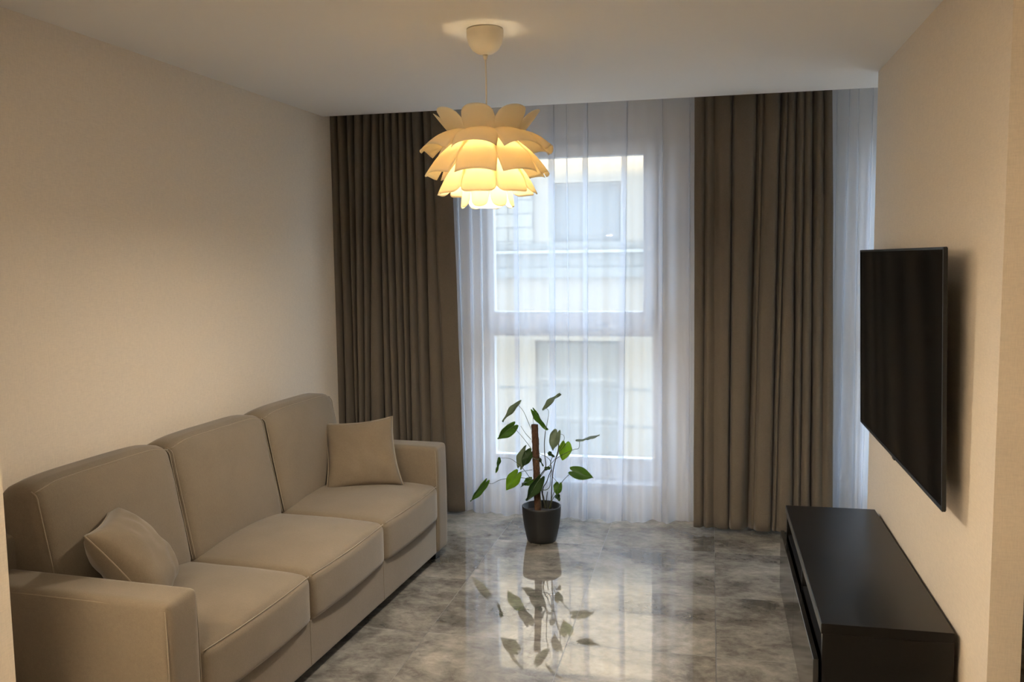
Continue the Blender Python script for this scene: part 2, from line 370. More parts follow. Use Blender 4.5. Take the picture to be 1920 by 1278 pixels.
# ------------------------------------------------------------ opposite building and street (seen through the sheer)
def facade():
    r = empty('building', (-1, 12, -3.2)); tag(r, 'cream rendered building with grey ledge across the street, seen through the sheer curtain', 'building')
    def part(name, mt, *a):
        x0, x1, y0_, y1_, z0, z1 = a
        return box(name, mt, r, x0 + 1, x1 + 1, y0_ - 12, y1_ - 12, z0 + 3.2, z1 + 3.2)
    bm = bmesh.new()
    def wb(x0, x1, z0, z1): add_box(bm, x0 + 1, x1 + 1, 0, .5, z0 + 3.2, z1 + 3.2)
    # wall with openings (windows at x -2.14..-1.19; big low window; upper ones repeat)
    wb(-9, -2.93, -3.2, 4.7); wb(.55, 9, -3.2, 4.7)
    wb(-2.93, -2.14, 1.9, 4.7); wb(-1.19, .55, 1.9, 4.7); wb(-2.14, -1.19, 2.72, 4.7)
    wb(-2.93, .55, .55, 1.43); wb(-2.93, -2.40, -3.2, .55); wb(-1.20, .55, -3.2, .55); wb(-2.40, -1.20, -3.2, -1.1)
    link_bm('facade_wall', bm, M['cream_facade'], r)
    part('stone_panel', M['stone'], -3.4, -2.40, 11.94, 12.02, 1.9, 2.75)
    part('balcony_band', M['grey_facade'], -3.4, 1.2, 11.95, 12.3, 1.55, 1.90)
    part('ledge', M['far_frame'], -9, 9, 11.86, 12.3, 1.76, 1.80)
    part('ledge', M['grey_facade'], -9, 9, 11.90, 12.3, 1.43, 1.56)
    for k, (a, b, c, d) in enumerate([(-2.14, -1.19, 1.9, 2.72)]):
        f = part('window', M['far_frame'], a, b, 12.16, 12.22, c, d)
        bm = bmesh.new(); add_box(bm, a + 1.04, a + 1.45, .14, .158, c + 3.24, d + 3.16); add_box(bm, a + 1.50, b + .96, .14, .158, c + 3.24, d + 3.16)
        link_bm('pane', bm, M['far_glass'], f)
    f = part('window', M['blind'], -2.40, -1.20, 12.10, 12.2, -1.1, .55)
    bm = bmesh.new()
    for k in range(3): add_box(bm, -1.40 + .02, -.20 - .02, .085, .10, 2.1 + k * .55 + .03, 2.1 + (k + 1) * .55 - .03)
    link_bm('pane', bm, M['grey_facade'], f)
    bm = bmesh.new()
    for z in (-.12, -.64, 3.3, 4.4): add_box(bm, -8, 10, -.012, .02, z + 3.2 - .012, z + 3.2 + .012)
    link_bm('facade_joints', bm, M['grey_facade'], r)
facade()
struct('ground_street', (-30, 30, 5.9, 40, -3.4, -3.2), M['ground'])

# ------------------------------------------------------------ curtains
def smooth01(t): t = max(0, min(1, t)); return t * t * (3 - 2 * t)
def drape(name, mt, parent, xl, xr, zt, zb, ybase, grooves, bulge=.012, depth=.085, nx=330, nz=46, slump=0, zoff=None):
    # xl,xr = (top,bottom); grooves = (x_top, x_bottom, w_top, w_bottom, depth factor)
    bm = bmesh.new(); rows = []
    for j in range(nz + 1):
        v = j / nz; z = zb + (zt - zb) * v; b = 1 - v; b2 = b ** .8
        L = xl[0] + (xl[1] - xl[0]) * b2; R_ = xr[0] + (xr[1] - xr[0]) * b2
        gs = sorted((g[0] + (g[1] - g[0]) * b2, g[2] + (g[3] - g[2]) * b2, g[4]) for g in grooves)
        edges = [L] + [g[0] for g in gs] + [R_]
        row = []
        for i in range(nx + 1):
            u = i / nx; x = L + (R_ - L) * u
            y = ybase(x, v)
            k = 0
            while k < len(edges) - 2 and x > edges[k + 1]: k += 1
            s = (x - edges[k]) / max(1e-4, edges[k + 1] - edges[k]); s = max(0, min(1, s))
            wdt = edges[k + 1] - edges[k]
            y -= bulge * min(1, wdt / .09) * (1 - (2 * s - 1) ** 2)
            for gx, gw, gd in gs:
                y += depth * gd * exp(-((x - gx) / gw) ** 2) * (.72 + .55 * noise.noise(Vector((gx * 13, z * .9, 7.7))))
            y += .004 * noise.noise(Vector((x * 9, z * 1.3, ybase(0, 0)))) * 2
            x2 = x + .003 * noise.noise(Vector((x * 30, z * 2.2, 3.1)))
            row.append(bm.verts.new((x2, y, z + (zoff(x) if zoff and j == 0 else 0))))
        rows.append(row)
    for a, b in zip(rows[:-1], rows[1:]):
        for i in range(nx): bm.faces.new((a[i], a[i + 1], b[i + 1], b[i]))
    return link_bm(name, bm, mt, parent, True)
def curtain(lab, xl, xr, ybase, grooves, **kw):
    o = drape('curtain', M['curtain'], None, xl, xr, H + .095, .03, ybase, grooves, **kw)
    tag(o, lab, 'curtain')
    sm = o.modifiers.new('thickness', 'SOLIDIFY'); sm.thickness = .003
    # header tape and hem stitching as parts
    bm = bmesh.new(); me = o.data; nx = kw.get('nx', 330); pts = [me.vertices[(nx + 1) * 1 + i].co + Vector((0, -.0025, .045)) for i in range(0, nx + 1, 2)]
    add_tube(bm, pts, .0009, 4); link_bm('hem_stitching', bm, M['curtain'], o)
    return o
yl = lambda x, v: 5.325 + .135 * smooth01((x + 2.36) / .85) * (1 - .25 * v)
curtain('brown-grey floor-length curtain behind the far end of the sofa', (-2.405, -2.41), (-1.625, -1.575), yl,
    [(-2.35, -2.355, .010, .012, .8), (-2.29, -2.30, .014, .014, 1.0), (-2.235, -2.275, .010, .012, .9), (-2.175, -2.235, .010, .010, .8), (-2.12, -2.20, .010, .010, 1.0), (-2.075, -2.10, .010, .010, .9), (-2.045, -2.045, .008, .009, .7),
     (-2.00, -2.0, .009, .010, 1.0), (-1.955, -1.955, .008, .012, .6), (-1.905, -1.925, .010, .010, .9), (-1.865, -1.86, .008, .012, .5), (-1.80, -1.80, .010, .014, .9), (-1.75, -1.70, .010, .012, .35)])
yr = lambda x, v: 5.385
curtain('brown-grey floor-length curtain between the window and the wall television', (-.10, -.088), (.665, .722), yr,
    [(-.04, -.03, .012, .012, .45), (.015, .03, .022, .03, .6), (.118, .122, .008, .008, 1.1), (.262, .235, .008, .026, 1.0), (.30, .27, .01, .008, .3), (.395, .372, .010, .010, 1.2), (.435, .40, .008, .01, .5), (.475, .497, .010, .012, .9), (.52, .54, .008, .012, .5), (.568, .60, .012, .012, .9), (.625, .665, .01, .016, .4)], bulge=.012)

def sheer(lab, x0, x1, folds, ymean, bow):
    # cross-section polyline; every fold is a flat z-fold of three layers
    sec_t, sec_b = [], []
    def waves(a, b, a2, b2, ph):
        n = max(6, int((b - a) / .008))
        for i in range(n):
            s = i / n
            amp = min(1, min(s, 1 - s) * 6)
            for sec, aa, bb, am in ((sec_t, a, b, .006), (sec_b, a2, b2, .022)):
                x = aa + (bb - aa) * s
                sec.append((x, -am * sin(x * 31 + ph) * amp - am * .5 * sin(x * 73 + 2 * ph) * amp))
    xt, xb = x0, x0
    for k, (ft, fb, w_) in enumerate(folds):
        waves(xt, ft + w_, xb, fb + w_, k)
        for s in range(7):            # back
            t = s / 6; e = .5 - .5 * cos(pi * t)
            for sec, f in ((sec_t, ft), (sec_b, fb)): sec.append((f + w_ * (1 - t), .016 * e))
        for s in range(7):            # forward again
            t = s / 6; e = .5 - .5 * cos(pi * t)
            for sec, f in ((sec_t, ft), (sec_b, fb)): sec.append((f + w_ * t, .016 + .012 * e * (1 - t) ))
        xt, xb = ft + w_, fb + w_
    waves(xt, x1, xb, x1, 9)
    def build(name, z0, z1, nz, off, parent):
        bm = bmesh.new(); rows = []
        for j in range(nz + 1):
            z = z0 + (z1 - z0) * j / nz; v = z / 2.69; b = (1 - v)
            rows.append([bm.verts.new((pt[0] * v + pb[0] * b, ymean + off + (pt[1] * v + pb[1] * b) * (.6 + .9 * b * b) - bow * b * b * (1 + .3 * sin(pb[0] * 7)) * smooth01((pb[0] + 1.70) / .35) * (smooth01((.02 - pb[0]) / .3) if x0 < 0 else .3), z)) for pt, pb in zip(sec_t, sec_b)])
        for a, b in zip(rows[:-1], rows[1:]):
            for i in range(len(a) - 1): bm.faces.new((a[i], a[i + 1], b[i + 1], b[i]))
        return link_bm(name, bm, M['sheer'], parent, True)
    o = build('sheer_curtain', .015, H + .095, 40, 0, None)
    tag(o, lab, 'curtain'); build('hem', .015, .105, 2, .0035, o)
    return o
sheer('white sheer curtain hanging in front of the main window behind the plant', -1.80, .06,
    [(-1.70, -1.66, .02), (-1.635, -1.60, .012), (-1.545, -1.545, .02), (-1.47, -1.47, .012), (-1.245, -1.245, .032), (-1.015, -1.015, .042), (-.90, -.89, .008), (-.795, -.80, .036), (-.545, -.572, .035), (-.32, -.315, .026), (-.15, -.14, .02)],
    5.56, .075)
sheer('narrow strip of white sheer curtain between the dark right curtain and the television wall', .62, 1.75,
    [(.70, .72, .02), (.775, .76, .015), (.83, .85, .012), (.90, .89, .02), (1.05, 1.05, .03), (1.2, 1.2, .03), (1.4, 1.4, .03)], 5.56, .05)

# ------------------------------------------------------------ sofa
def soft_box(name, mt, parent, size, center, r=.05, puff=(0, 0, 0), n=14, fn=None, seam=None):
    """rounded, slightly inflated upholstery block; fn deforms unit coords -> world offset"""
    bm = bmesh.new(); sx, sy, sz = [s / 2 for s in size]; vd = {}
    def dist(s, h):           # dense near the edges
        c = []
        k = max(3, n // 4)
        for i in range(k): c.append(-h + r * (1 - cos(pi / 2 * i / k)))
        for i in range(n + 1): c.append(-h + r + (2 * h - 2 * r) * i / n)
        for i in range(k): c.append(h - r * (1 - cos(pi / 2 * (k - 1 - i) / k)) )
        return c
    hx, hy, hz = sx, sy, sz
    ax = [dist(0, h) for h in (hx, hy, hz)]
    def vert(p):
        key = tuple(round(c, 5) for c in p)
        if key in vd: return vd[key]
        h = (hx, hy, hz); q = Vector(max(-h[i] + r, min(h[i] - r, p[i])) for i in range(3)); d = Vector(p) - q
        if d.length > 1e-9:
            mx = max(abs(c) for c in d); nrm = d.normalized()
            P = q + nrm * mx if d.length > mx * 1.0001 else Vector(p)
            P = q + nrm * r if max(abs(p[i]) >= h[i] - 1e-6 for i in range(3)) else P
        else: P = Vector(p)
        u = (p[0] / hx, p[1] / hy, p[2] / hz)
        e = [(1 - u[i] ** 4) for i in range(3)]
        P = P + Vector((puff[0] * e[1] * e[2] * (1 if u[0] > .5 else -1 if u[0] < -.5 else 0),
                        puff[1] * e[0] * e[2] * (1 if u[1] > .5 else -1 if u[1] < -.5 else 0),
                        puff[2] * e[0] * e[1] * (1 if u[2] > .5 else -1 if u[2] < -.5 else 0)))
        if fn: P = fn(P, u)
        P = P + Vector(center)
        v = bm.verts.new(P); vd[key] = v; return v
    for a in range(3):
        b, c = [(1, 2), (2, 0), (0, 1)][a]
        for sgn in (-1, 1):
            hh = (hx, hy, hz)[a] * sgn
            B, Cc = ax[b], ax[c]
            for i in range(len(B) - 1):
                for j in range(len(Cc) - 1):
                    q = []
                    for (ii, jj) in ((i, j), (i + 1, j), (i + 1, j + 1), (i, j + 1)):
                        p = [0, 0, 0]; p[a] = hh; p[b] = B[ii]; p[c] = Cc[jj]; q.append(vert(p))
                    if len(set(q)) == 4: 
                        try: bm.faces.new(q if sgn > 0 else q[::-1])
                        except ValueError: pass
    return link_bm(name, bm, mt, parent, True)

def tube_obj(name, pts, r, mt, parent, seg=6, n=6):
    bm = bmesh.new(); add_tube(bm, catmull(pts, n) if n > 1 else pts, r, seg); return link_bm(name, bm, mt, parent, True)

def make_sofa():
    r = empty('sofa', (-1.61, 2.28, 0), radians(-3.3))
    tag(r, 'three-seat beige fabric sofa with boxy arms along the left wall', 'sofa')
    Lg = 2.45; aw = .158
    # base: front rail and platform
    base = soft_box('base', M['sofa'], r, (.76, Lg - 2 * aw - .004, .20), (-.388, Lg / 2, .15), .012, n=4)
    for y in (aw + .71, aw + 1.42): box('seam', M['pillow'], base, -.009, -.0068, y - .0012, y + .0012, .06, .25)
    # back frame
    soft_box('back_frame', M['sofa'], r, (.10, Lg - .01, .72), (-.78, Lg / 2, .41), .025, n=6)
    # arms
    for y0_ in (0, Lg - aw):
        a = soft_box('arm', M['sofa'], r, (.83, aw, .605), (-.415, y0_ + aw / 2, .3525), .022, puff=(.004, .004, .003), n=10)
        q = .006; yy0, yy1 = y0_ + .012, y0_ + aw - .012
        for ys in (yy0, yy1):
            so_ = -1 if ys == yy0 else 1
            tube_obj('piping', [(-.82, ys + so_ * .007, .638), (-.4, ys + so_ * .010, .640), (-.05, ys + so_ * .007, .638), (-.016, ys + so_ * .007, .632), (-.008, ys + so_ * .007, .60), (-.004, ys + so_ * .009, .35), (-.006, ys + so_ * .006, .07)], .0024, M['piping'], a)
    # seat cushions
    for k in range(3):
        yc = aw + .711 * k + .3555
        def fn(P, u):
            P = P.copy()
            P.z += smooth01(u[2]) * (.034 * (1 - u[1] ** 2) * (1 - max(0, u[0]) ** 4) - .010 * max(0, u[0]) ** 3)
            P.x += .012 * (1 - u[1] ** 2) * smooth01((u[0] - .5) / .5)
            P.z += .0025 * noise.noise(Vector((P.x * 9, P.y * 9 + k, 0)))
            return P
        c = soft_box('seat_cushion', M['sofa'], r, (.66, .708, .215), (-.324, yc, .345), .034, puff=(.004, .0, .004), n=16, fn=fn)
        pts = [(-.0015 + .012 * (1 - (t * 2 - 1) ** 2), yc - .343 + .686 * t, .4345) for t in [i / 12 for i in range(13)]]
        tube_obj('piping', pts, .0022, M['piping'], c)
    # back cushions, leaning back
    for k in range(3):
        yc = aw + .711 * k + .3555
        def fn(P, u):
            P = P.copy()
            lean = (P.z + .25) * -.20
            if u[2] > .3: P.z += .022 * (1 - u[1] ** 6)
            if u[2] > .6 and u[0] < 0: P.z -= .045 * (-u[0]) ** 1.5
            if u[0] > .5: P.x += .030 * (1 - u[1] ** 2) * (1 - u[2] ** 2)
            P.x += lean + .003 * noise.noise(Vector((P.y * 8, P.z * 8, k)))
            return P
        c = soft_box('back_cushion', M['sofa'], r, (.19, .706, .50), (-.625, yc, .682), .038, puff=(.008, .0, .004), n=14, fn=fn)
        def lx(z, f): return -.625 + f - (z - .68 + .25) * .20
        for s_ in (-1, 1):
            ye = yc + s_ * .346
            tube_obj('piping', [(lx(z, .089), ye, z) for z in (.46, .6, .75, .86, .905)] + [(lx(.921, .07), ye, .923)], .0022, M['piping'], c)
        tube_obj('piping', [(lx(.921, .086), yc + .346 * t, .921 + .022 * (1 - t ** 6)) for t in (-1, -.75, -.5, -.25, 0, .25, .5, .75, 1)], .0022, M['piping'], c)
    for (x, y) in ((-.07, .08), (-.07, Lg - .08), (-.76, .08), (-.76, Lg - .08)):
        box('foot', M['black_wood'], r, x - .035, x + .035, y - .035, y + .035, 0, .06, bevel=.004)
    return r
make_sofa()

# throw pillows: square cushions with pinched corners
def pillow(P, lab, thick=.075, seedk=0):
    """P = four corner points: top-left, top-right, bottom-left, bottom-right (seen from the front)"""
    tl, tr, bl, br = [Vector(p) for p in P]
    c = (tl + tr + bl + br) / 4
    r = empty('throw_pillow', c); tag(r, lab, 'pillow', 'throw pillows on the sofa')
    nrm = ((br - bl).cross(tl - bl)).normalized(); bm = bmesh.new(); n = 28; vd = {}
    def pos(i, j, s):
        u = i / n * 2 - 1; v = j / n * 2 - 1
        k = .10                                       # sides pulled inwards between the corners
        uu = u * (1 - k * (1 - v * v) * abs(u) ** 2); vv = v * (1 - k * (1 - u * u) * abs(v) ** 2)
        p = (bl * (1 - uu) * (1 - vv) + br * (1 + uu) * (1 - vv) + tl * (1 - uu) * (1 + vv) + tr * (1 + uu) * (1 + vv)) / 4
        d = ((1 - u * u) * (1 - v * v)) ** .42
        wr = .006 * noise.noise(Vector((u * 3 + seedk, v * 3, s))) + .004 * sin(9 * math.atan2(v, u) + seedk) * (u * u + v * v) * d
        return p + nrm * s * (thick * d + wr * d * 1.5) - c
    for s in (1, -1):
        for i in range(n + 1):
            for j in range(n + 1):
                edge = i in (0, n) or j in (0, n)
                key = (i, j, 0 if edge else s)
                if key not in vd: vd[key] = bm.verts.new(pos(i, j, s))
        for i in range(n):
            for j in range(n):
                q = [vd.get((a, b, s)) or vd[(a, b, 0)] for a, b in ((i, j), (i + 1, j), (i + 1, j + 1), (i, j + 1))]
                try: bm.faces.new(q)
                except ValueError: pass
    link_bm('cover', bm, M['pillow'], r, True)
    ring = [pos(i, 0, 1) for i in range(n)] + [pos(n, j, 1) for j in range(n)] + [pos(n - i, n, 1) for i in range(n)] + [pos(0, n - j, 1) for j in range(n)]
    bm = bmesh.new(); add_tube(bm, ring + [ring[0]], .0028, 6, cap=False); link_bm('piping', bm, M['piping'], r, True)
pillow([(-2.085, 4.43, .800), (-1.715, 4.53, .832), (-1.995, 4.24, .462), (-1.62, 4.42, .470)], 'square beige pillow standing against the far arm of the sofa', .065, 2)
pillow([(-2.0, 2.42, .805), (-2.19, 2.80, .79), (-1.84, 2.57, .485), (-2.03, 2.95, .475)], 'beige pillow slumped in the near corner of the sofa by the front arm', .10, 5)

# ------------------------------------------------------------ television
def tv():
    # screen leans slightly: top edge further out from the wall than the bottom edge
    W_, Hh = 1.59, .855; tilt = math.atan2(.021, .853)
    r = empty('television', (.737, 3.803, .858)); r.rotation_euler = (0, -tilt, 0)
    tag(r, 'large flat black television on the right wall above the black low cabinet', 'television')
    y0_, y1_ = -W_ / 2, W_ / 2
    bm = bmesh.new(); e = .009
    add_box(bm, 0, .012, y0_, y0_ + e, 0, Hh); add_box(bm, 0, .012, y1_ - e, y1_, 0, Hh)
    add_box(bm, 0, .012, y0_ + e, y1_ - e, Hh - e, Hh); add_box(bm, 0, .012, y0_ + e, y1_ - e, 0, .014)
    bmesh.ops.bevel(bm, geom=bm.edges[:], offset=.0012, segments=1, affect='EDGES')
    link_bm('bezel', bm, M['tv_bezel'], r)
    box('screen', M['tv_screen'], r, .003, .006, y0_ + e, y1_ - e, .014, Hh - e)
    box('back_cover', M['tv_back'], r, .006, .014, y0_ + .003, y1_ - .003, .003, Hh - .003)
    box('electronics_housing', M['tv_back'], r, .014, .045, y0_ + .30, y1_ - .30, .05, .50, bevel=.006)
    box('wall_bracket', M['dark_metal'], r, .045, .068, -.22, .22, .25, .6, bevel=.003)
    box('sensor', M['tv_bezel'], r, .002, .016, -.02, .02, -.009, 0.001, bevel=.002)
tv()

# ------------------------------------------------------------ low cabinet
def cabinet():
    r = empty('media_cabinet', (.375, 3.008, 0)); tag(r, 'long low black media cabinet under the television', 'cabinet')
    L_ = 1.445; D = .415; T = .454
    box('top_panel', M['black_wood'], r, 0, D, 0, L_, T - .036, T, bevel=.0012, seg=1)
    box('edge_band', M['black_edge'], r, -.0015, 0, .001, L_ - .001, T - .0345, T - .0015)
    box('side_panel', M['black_wood'], r, .004, D, .002, .038, .03, T - .036); box('side_panel', M['black_wood'], r, .004, D, L_ - .038, L_ - .002, .03, T - .036)
    box('divider', M['black_inside'], r, .008, D - .01, L_ / 2 - .009, L_ / 2 + .009, .05, T - .036)
    box('shelf', M['black_inside'], r, .012, D - .01, .038, L_ / 2 - .009, .30, .316); box('shelf', M['black_inside'], r, .012, D - .01, L_ / 2 + .009, L_ - .038, .30, .316)
    box('bottom_panel', M['black_inside'], r, .012, D, .038, L_ - .038, .03, .05)
    box('back_panel', M['black_inside'], r, D - .01, D, .038, L_ - .038, .05, T - .036)
    for (a, b) in ((.004, L_ / 2 - .0015), (L_ / 2 + .0015, L_ - .002)):
        d = box('drawer_front', M['gloss_door'], r, -.024, -.006, a, b, .035, .325, bevel=.0012, seg=1)
        bm = bmesh.new(); add_box(bm, -.006, .34, a + .05, b - .05, .06, .072); add_box(bm, -.006, .34, a + .05, a + .062, .072, .2); add_box(bm, -.006, .34, b - .062, b - .05, .072, .2)
        link_bm('drawer_box', bm, M['black_inside'], d)
    for (x, y) in ((.05, .05), (.37, .05), (.05, L_ - .05), (.37, L_ - .05)):
        box('foot', M['dark_metal'], r, x - .02, x + .02, y - .02, y + .02, 0, .03)
cabinet()

# ------------------------------------------------------------ dark wardrobe edge beyond the right wall corner
def side_unit():
    r = empty('side_cabinet', (.925, 2.60, 0)); tag(r, 'dark glossy cabinet edge beyond the right wall corner at the frame edge', 'cabinet')
    box('body', M['black_wood'], r, 0, .5, 0, .12, .04, .76, bevel=.002, seg=1)
    box('top_panel', M['gloss_door'], r, -.004, .504, -.004, .124, .76, .78, bevel=.002, seg=1)
    box('plinth', M['black_inside'], r, .02, .48, .01, .11, 0, .04)

# ------------------------------------------------------------ pendant lamp
M['diffuser'] = mat('opal_diffuser', (.9, .86, .75)); bsdf(M['diffuser']).inputs['Emission Color'].default_value = (1, .90, .66, 1); bsdf(M['diffuser']).inputs['Emission Strength'].default_value = 1.3
def pendant():
    r = empty('pendant_lamp', (-.881, 3.462, H)); tag(r, 'lit flower-shaped pendant lamp with overlapping warm white petals hanging from the ceiling', 'lamp')
    z = lambda v: v - H
    bm = bmesh.new(); add_lathe(bm, [(0, 0), (.072, 0), (.0735, -.006), (.0725, -.03), (.066, -.058), (.052, -.080), (.030, -.094), (.012, -.099), (0, -.099)], seg=48)
    can = link_bm('ceiling_cup', bm, M['lamp_white'], r, True)
    bm = bmesh.new(); add_lathe(bm, [(0, -.097), (.010, -.097), (.0095, -.106), (.006, -.118), (0, -.118)], seg=20); link_bm('cord_grip', bm, M['lamp_white'], can, True)
    tube_obj('cord', [(0, 0, -.11), (.002, 0, -.2), (0.001, 0, -.36), (.002, 0, -.44)], .0032, M['lamp_white'], r, 8)
    # inner core carrying the petals, bulb
    bm = bmesh.new(); add_lathe(bm, [(0, z(2.185)), (.030, z(2.185)), (.034, z(2.17)), (.030, z(2.09)), (0, z(2.09))], seg=32); link_bm('lamp_holder', bm, M['lamp_white'], r, True)
    bm = bmesh.new(); add_lathe(bm, [(.060, z(2.200)), (.068, z(2.195)), (.082, z(2.165)), (.086, z(2.125))], seg=40); link_bm('petal_core', bm, M['petal'], r, True)
    bm = bmesh.new(); add_lathe(bm, [(0, z(2.09)), (.014, z(2.088)), (.016, z(2.075)), (.030, z(2.05)), (.036, z(2.025)), (.034, z(2.0)), (.022, z(1.982)), (0, z(1.976))], seg=32)
    b = link_bm('bulb', bm, M['bulb'], r, True)
    bm = bmesh.new(); add_lathe(bm, [(0, z(1.925)), (.058, z(1.925)), (.066, z(1.918)), (.064, z(1.907)), (.045, z(1.899)), (0, z(1.896))], seg=36); link_bm('diffuser', bm, M['diffuser'], r, True)
    area = 0
    for p in b.data.polygons: area += p.area
    bsdf(M['bulb']).inputs['Emission Strength'].default_value = LAMP_POWER / (pi * area) / .7
    ld = bpy.data.lights.new('bulb_downward_light', 'AREA'); ld.shape = 'DISK'; ld.size = .11; ld.energy = LAMP_DOWN; ld.color = (1, .89, .74)
    lo = bpy.data.objects.new('bulb_downward_light', ld); COL.objects.link(lo); lo.location = (-.881, 3.462, 1.892)
    # tiers: attach r,z ; tip r,z ; half width base, mid ; tip roundness ; arch ; count ; phase
    tiers = [(.080, 2.130, .205, 2.288, .046, .068, 2.0, .022, 8, 0, .004), (.100, 2.205, .256, 2.118, .056, .086, 9.0, .030, 8, 0, .016),
             (.115, 2.165, .238, 2.022, .062, .080, 8.0, .022, 8, 0, .010), (.112, 2.085, .190, 1.946, .056, .070, 4.5, .018, 8, 0, .006), (.086, 2.010, .103, 1.898, .032, .0385, 2.3, .008, 8, -6, .002)]
    for T_i, (ra, za, rt, zt, hb, hm, ex, arch, cnt, ph, bw) in enumerate(tiers):
        A = Vector((ra, 0, z(za))); B = Vector((rt, 0, z(zt))); d = (B - A); Ln = d.length; d.normalize()
        nrm = Vector((-d.z, 0, d.x)); 
        if nrm.x < 0: nrm = -nrm
        if T_i == 1 and nrm.z < 0: nrm = -nrm
        ns, nt = 16, 12; base_me = None
        bm = bmesh.new(); grid = []
        for i in range(ns + 1):
            row = []
            for j in range(nt + 1):
                t = j / nt * 2 - 1; s = i / ns
                send = (1 - abs(t) ** ex * (.42 if ex < 3 else .22 if ex < 6 else .03))
                hw = hb + (hm - hb) * smooth01(s / .6)
                ss = s * send
                if ex < 2.6:      # rounded tip
                    hw = (hb + (hm - hb) * smooth01(s / .5)) ; ss = s * (1 - .45 * (1 - sqrt(max(0, 1 - t * t))))
                bow = bw * sin(pi * s)
                p = A + d * (Ln * ss) + nrm * (bow + arch * (1 - t * t) * (.45 + .55 * s) - arch * .3)
                row.append(bm.verts.new((p.x, hw * sin(t * 1.25) / sin(1.25), p.z)))
            grid.append(row)
        for a, b_ in zip(grid[:-1], grid[1:]):
            for j in range(nt): bm.faces.new((a[j], a[j + 1], b_[j + 1], b_[j]))
        first = link_bm('petal', bm, M['petal'], r, True)
        sm = first.modifiers.new('thickness', 'SOLIDIFY'); sm.thickness = .0012
        for k in range(cnt):
            o = first if k == 0 else first.copy()
            if k: COL.objects.link(o); o.parent = r
            o.rotation_euler = (0, 0, radians(-87 + ph) + 2 * pi * k / cnt)
pendant()

# ------------------------------------------------------------ plant
LEAVES = [
 ((-0.1384, 0.02, 0.8234), (-0.2501, 0.03, 0.7154), 0.0701, 1.099, 2),
 ((-0.1594, -0.02, 0.6987), (-0.2517, -0.05, 0.6175), 0.0796, 0.403, 1),
 ((-0.0409, 0.01, 0.782), (0.0372, -0.02, 0.6731), 0.0605, 0.887, 1),
 ((0.0228, 0.02, 0.8021), (0.1085, 0.04, 0.894), 0.0701, 1.218, 2),
 ((0.103, -0.03, 0.6678), (0.0793, -0.06, 0.5656), 0.0764, 0.555, 2),
 ((0.1473, 0.02, 0.5898), (0.131, 0.0, 0.4924), 0.0860, 0.273, 3),
 ((0.2289, 0.0, 0.6207), (0.3504, 0.03, 0.6386), 0.0701, 1.443, 2),
 ((0.1949, -0.03, 0.4377), (0.3196, -0.05, 0.4104), 0.0796, 0.336, 1),
 ((0.0419, 0.03, 0.5343), (0.076, 0.03, 0.5037), 0.0318, 0.644, 0),
 ((-0.1372, 0.04, 0.4418), (-0.1051, 0.03, 0.5693), 0.0701, 0.580, 2),
 ((-0.0648, 0.02, 0.5345), (-0.1169, 0.0, 0.4444), 0.0701, 0.580, 0),
 ((-0.2543, -0.02, 0.498), (-0.2669, -0.03, 0.4057), 0.0382, 1.085, 1),
 ((-0.1369, -0.04, 0.4117), (-0.2036, -0.06, 0.3111), 0.0828, 0.176, 3),
 ((-0.3315, -0.05, 0.3527), (-0.4154, -0.08, 0.2333), 0.0573, 0.644, 1),
 ((-0.067, 0.04, 0.3582), (-0.1205, 0.04, 0.3215), 0.0510, 0.224, 1),
 ((0.0055, -0.06, 0.3911), (-0.0687, -0.1, 0.2624), 0.0860, 0.476, 0),
 ((0.1135, -0.04, 0.3592), (0.1033, -0.05, 0.2937), 0.0605, 0.463, 1),
 ((0.0967, -0.03, 0.2924), (0.1183, -0.04, 0.2563), 0.0350, 0.613, 0),
 ((-0.0992, 0.02, 0.3451), (-0.1345, 0.02, 0.3125), 0.0318, 1.328, 2),
 ((0.0268, -0.02, 0.4422), (0.0667, -0.02, 0.4515), 0.0255, 0.644, 0),
 ((-0.0139, 0.02, 0.5026), (0.0072, 0.02, 0.4465), 0.0255, 0.863, 0),
]
